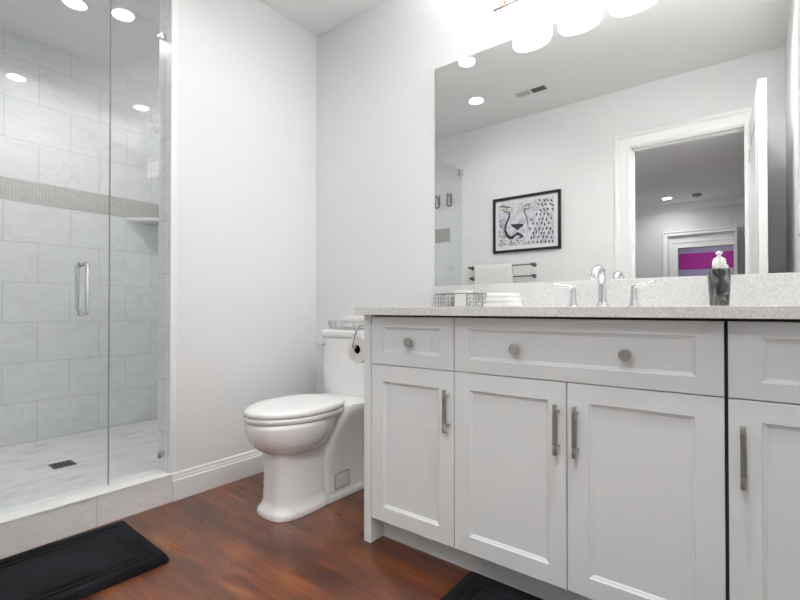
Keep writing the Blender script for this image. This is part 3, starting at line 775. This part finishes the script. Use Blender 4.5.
bm = nb(); lathe(bm, [(r_ - .001, -h_ + .004), (r_ - .001, h_ - .004), (r_ - .002, h_ - .004), (r_ - .002, -h_ + .004)], (0, -.045, -.012), 28, 'y', cap=False); make('cardboard_core', bm, mat('core_shade', (20, 18, 17), .9), t, 40)  # core coloured near black for the shade inside the roll

# ---------------------------------------------------------------- bath mats
def mat_rug(x0, y0, wx, wy, rot, label):
    t = thing('bath_mat', label, 'bath mat', (x0, y0, 0.0005), 'black plush bath mats'); t.rotation_euler = (0, 0, rot)
    bm = nb(); nx, ny = int(wx / .006), int(wy / .006); grid = []
    for i in range(nx + 1):
        row = []
        for j in range(ny + 1):
            x, y = wx * i / nx, wy * j / ny
            d_ = min(x, wx - x, y, wy - y)
            # rounded corners
            cr = .025
            px, py = max(cr - x, x - wx + cr, 0), max(cr - y, y - wy + cr, 0)
            xx, yy = x, y
            if px > 0 and py > 0:
                l = math.hypot(px, py); k = cr / max(l, cr) 
                mxx = max(px, py); s_ = (mxx / l)
                nxp, nyp = px * s_, py * s_
                xx = (cr - nxp) if x < wx / 2 else (wx - cr + nxp); yy = (cr - nyp) if y < wy / 2 else (wy - cr + nyp)
            h = .024 * min(1, (d_ / .012)) ** .45 if d_ > 0 else .002
            for c, wd, dp in ((.05, .0055, .011), (.082, .0055, .011)): h -= 1.25 * dp * math.exp(-((d_ - c) / wd) ** 2)
            if d_ < .05: h += .003 * math.sin(PI * min(1, max(0, d_ / .05)))
            row.append(bm.verts.new((xx, yy, max(h, .002))))
        grid.append(row)
    for i in range(nx):
        for j in range(ny): bm.faces.new((grid[i][j], grid[i + 1][j], grid[i + 1][j + 1], grid[i][j + 1]))
    make('mat_pile', bm, M_PLUSH, t, True)
    bm = nb(); box(bm, .012, wx - .012, .012, wy - .012, 0, .003); make('mat_backing', bm, M_DARK, t)
    return t
mat_rug(.055, -1.93, .46, .755, math.radians(-2), 'black plush bath mat on the floor in front of the shower')
mat_rug(1.462, -1.09, .78, .50, 0, 'black plush bath mat on the floor in front of the vanity')

# ---------------------------------------------------------------- things on the wall behind the camera, seen in the mirror
t = thing('framed_print', 'black framed print of a big cat face with spots', 'picture', (.297, FY, 1.48))
PW, PH = .650, .525
bm = nb(); fw = .024
for a, b, c, d in ((0, PW, 0, fw), (0, PW, PH - fw, PH), (0, fw, fw, PH - fw), (PW - fw, PW, fw, PH - fw)): box(bm, a, b, .001, .024, c, d, .001, 1)
make('picture_frame', bm, M_BLACK, t)
bm = nb(); box(bm, fw, PW - fw, .002, .009, fw, PH - fw); make('mat_board', bm, mat('print_white', (236, 236, 240), .7), t)
def printed():
    m = mat('print_fur', (206, 205, 214), .7)
    n = N(m, 'ShaderNodeTexNoise', Scale=22., Detail=6.); L(m, mapped(m, pos(m), (1.5, 1, 1)), n.inputs['Vector'])
    r = ramp(m, n.outputs['Fac'], [(.35, (186, 184, 196)), (.5, (213, 212, 220)), (.66, (232, 232, 237))]); L(m, r.outputs[0], bsdf(m).inputs['Base Color']); return m
bm = nb(); box(bm, .055, PW - .062, .009, .0096, .062, PH - .055); make('printed_sheet', bm, printed(), t)
def blob(bm, pts, y=.0097, h=.0006):
    loft(bm, [[(x, y, z) for x, z in pts], [(x, y + h, z) for x, z in pts]])
def stroke(bm, pts, ws, y=.0097):
    P = [Vector((p[0], p[1])) for p in pts]; Lr, Rr = [], []
    for i, p in enumerate(P):
        d_ = (P[min(i + 1, len(P) - 1)] - P[max(i - 1, 0)]).normalized(); n_ = Vector((-d_.y, d_.x)) * ws[i]
        Lr.append(p + n_); Rr.append(p - n_)
    for i in range(len(P) - 1):
        q = [Lr[i], Lr[i + 1], Rr[i + 1], Rr[i]]
        loft(bm, [[(v.x, y, v.y) for v in q], [(v.x, y + .0006, v.y) for v in q]])
def U(px, py):      # crop pixels of the print (675x600 enlargement) -> frame coordinates
    fx = (px - 97) / (607 - 97); top = 152 + (68 - 152) * fx; bot = 562 + (520 - 562) * fx
    return (fx * PW, (1 - (py - top) / (bot - top)) * PH)
ink = mat('print_ink', (58, 58, 64), .7); inkm = mat('print_ink_soft', (104, 103, 112), .7)
bm = nb()
stroke(bm, [U(225, 240), U(228, 270), U(218, 300), U(200, 335), U(192, 380), U(205, 420), U(232, 440), U(262, 438)], [.006, .008, .008, .009, .011, .014, .016, .008])
stroke(bm, [U(345, 215), U(347, 250), U(360, 290), U(368, 335), U(372, 370)], [.006, .005, .004, .003, .002])
blob(bm, [U(238, 335), U(285, 333), U(335, 330), U(333, 350), U(312, 362), U(292, 382), U(272, 368), U(245, 352)])
stroke(bm, [U(232, 440), U(265, 425), U(290, 405), U(318, 420), U(335, 425), U(300, 442)], [.014, .01, .014, .012, .01, .006])
stroke(bm, [U(150, 205), U(175, 202), U(210, 205), U(240, 208)], [.004, .006, .006, .003]); stroke(bm, [U(165, 225), U(195, 243), U(222, 242)], [.003, .005, .004])
stroke(bm, [U(342, 200), U(365, 180), U(398, 182)], [.006, .005, .003]); stroke(bm, [U(345, 218), U(370, 218), U(392, 205)], [.004, .004, .003])
make('face_marking', bm, ink, t)
random.seed(12)
bm = nb()
for r_i in range(10):
    for c_i in range(6):
        px = 394 + c_i * 29 + (14 if r_i % 2 else 0) + random.uniform(-5, 5); py = 142 + r_i * 35 + random.uniform(-6, 6)
        if px > 552 or (px < 425 and py < 280): continue
        ln = random.uniform(22, 32); an = math.radians(random.uniform(68, 92)) if py > 230 else math.radians(random.uniform(35, 60))
        sg = -1 if py > 230 else 1
        a_, b_ = U(px, py), U(min(px + ln * math.cos(an) * sg, 556), min(py + ln * math.sin(an), 482))
        stroke(bm, [a_, ((a_[0] * 2 + b_[0]) / 3, (a_[1] * 2 + b_[1]) / 3), ((a_[0] + 2 * b_[0]) / 3, (a_[1] + 2 * b_[1]) / 3), b_], [.0015, .0068, .006, .0015])
for k in range(36):
    px, py = random.uniform(150, 200), random.uniform(300, 490)
    if k > 22: px, py = random.uniform(200, 370), random.uniform(455, 490)
    a_, b_ = U(px, py), U(px + random.uniform(5, 16), py + random.uniform(-12, 12)); stroke(bm, [a_, ((a_[0] + b_[0]) / 2, (a_[1] + b_[1]) / 2), b_], [.002, .005, .002])
make('fur_spots', bm, ink, t)['kind'] = 'stuff'
amber = mat('amber_eye', (214, 206, 176), .5)
for shp, c in (([U(170, 215), U(195, 207), U(217, 212), U(222, 232), U(198, 240), U(178, 230)], (206, 224)), ([U(350, 203), U(368, 188), U(392, 188), U(386, 205), U(360, 214)], (376, 196))):
    bm = nb(); blob(bm, shp); ey = make('eye', bm, amber, t)
    q = U(*c); bm = nb(); blob(bm, [(q[0] + .006 * math.cos(a), q[1] + .008 * math.sin(a)) for a in [2 * PI * i / 12 for i in range(12)]], .0103)
    make('pupil', bm, M_BLACK, ey)

t = thing('double_towel_rack', 'chrome double towel bar on the wall under the framed print', 'towel rack', (.06, FY, 1.3))
for z, yo in ((.052, .065), (-.052, .045)):
    bm = nb(); tube(bm, [(-.005, yo, z), (.655, yo, z)], .006, 14); make('bar', bm, M_STEEL, t, 50)
    for x in (.008, .642):
        bm = nb(); lathe(bm, [(.02, .0), (.02, .006), (.012, .012)], (x, 0, z), 20, 'y'); tube(bm, [(x, .006, z), (x, yo + .004, z)], .008, 12); lathe(bm, [(.012, yo - .012), (.014, yo), (.012, yo + .012)], (x, 0, z), 16, 'y'); make('bracket', bm, M_STEEL, t, 40)
t = thing('hanging_towel', 'white towel hanging over the double towel bar', 'towel', (.32, FY, 1.36))
bm = nb(); rings = []
for k in range(25):
    x = -.195 + .39 * k / 24; wv = .002 * math.sin(k * .9)
    path = [(.048 + wv, -.40), (.050 + wv, -.2), (.052, -.03), (.056, .004), (.065, .0125), (.074, .004), (.080 + wv, -.03), (.082 + wv, -.25), (.083 + wv, -.48)]
    inn = [(y + (.006 if y < .06 else (-.006 if y > .07 else 0)), z - (.0035 if z > 0 else 0)) for y, z in path]
    rings.append([(x, y, z) for y, z in path] + [(x, y, z) for y, z in reversed(inn)])
loft(bm, rings); make('towel_cloth', bm, M_TERRY, t, True)
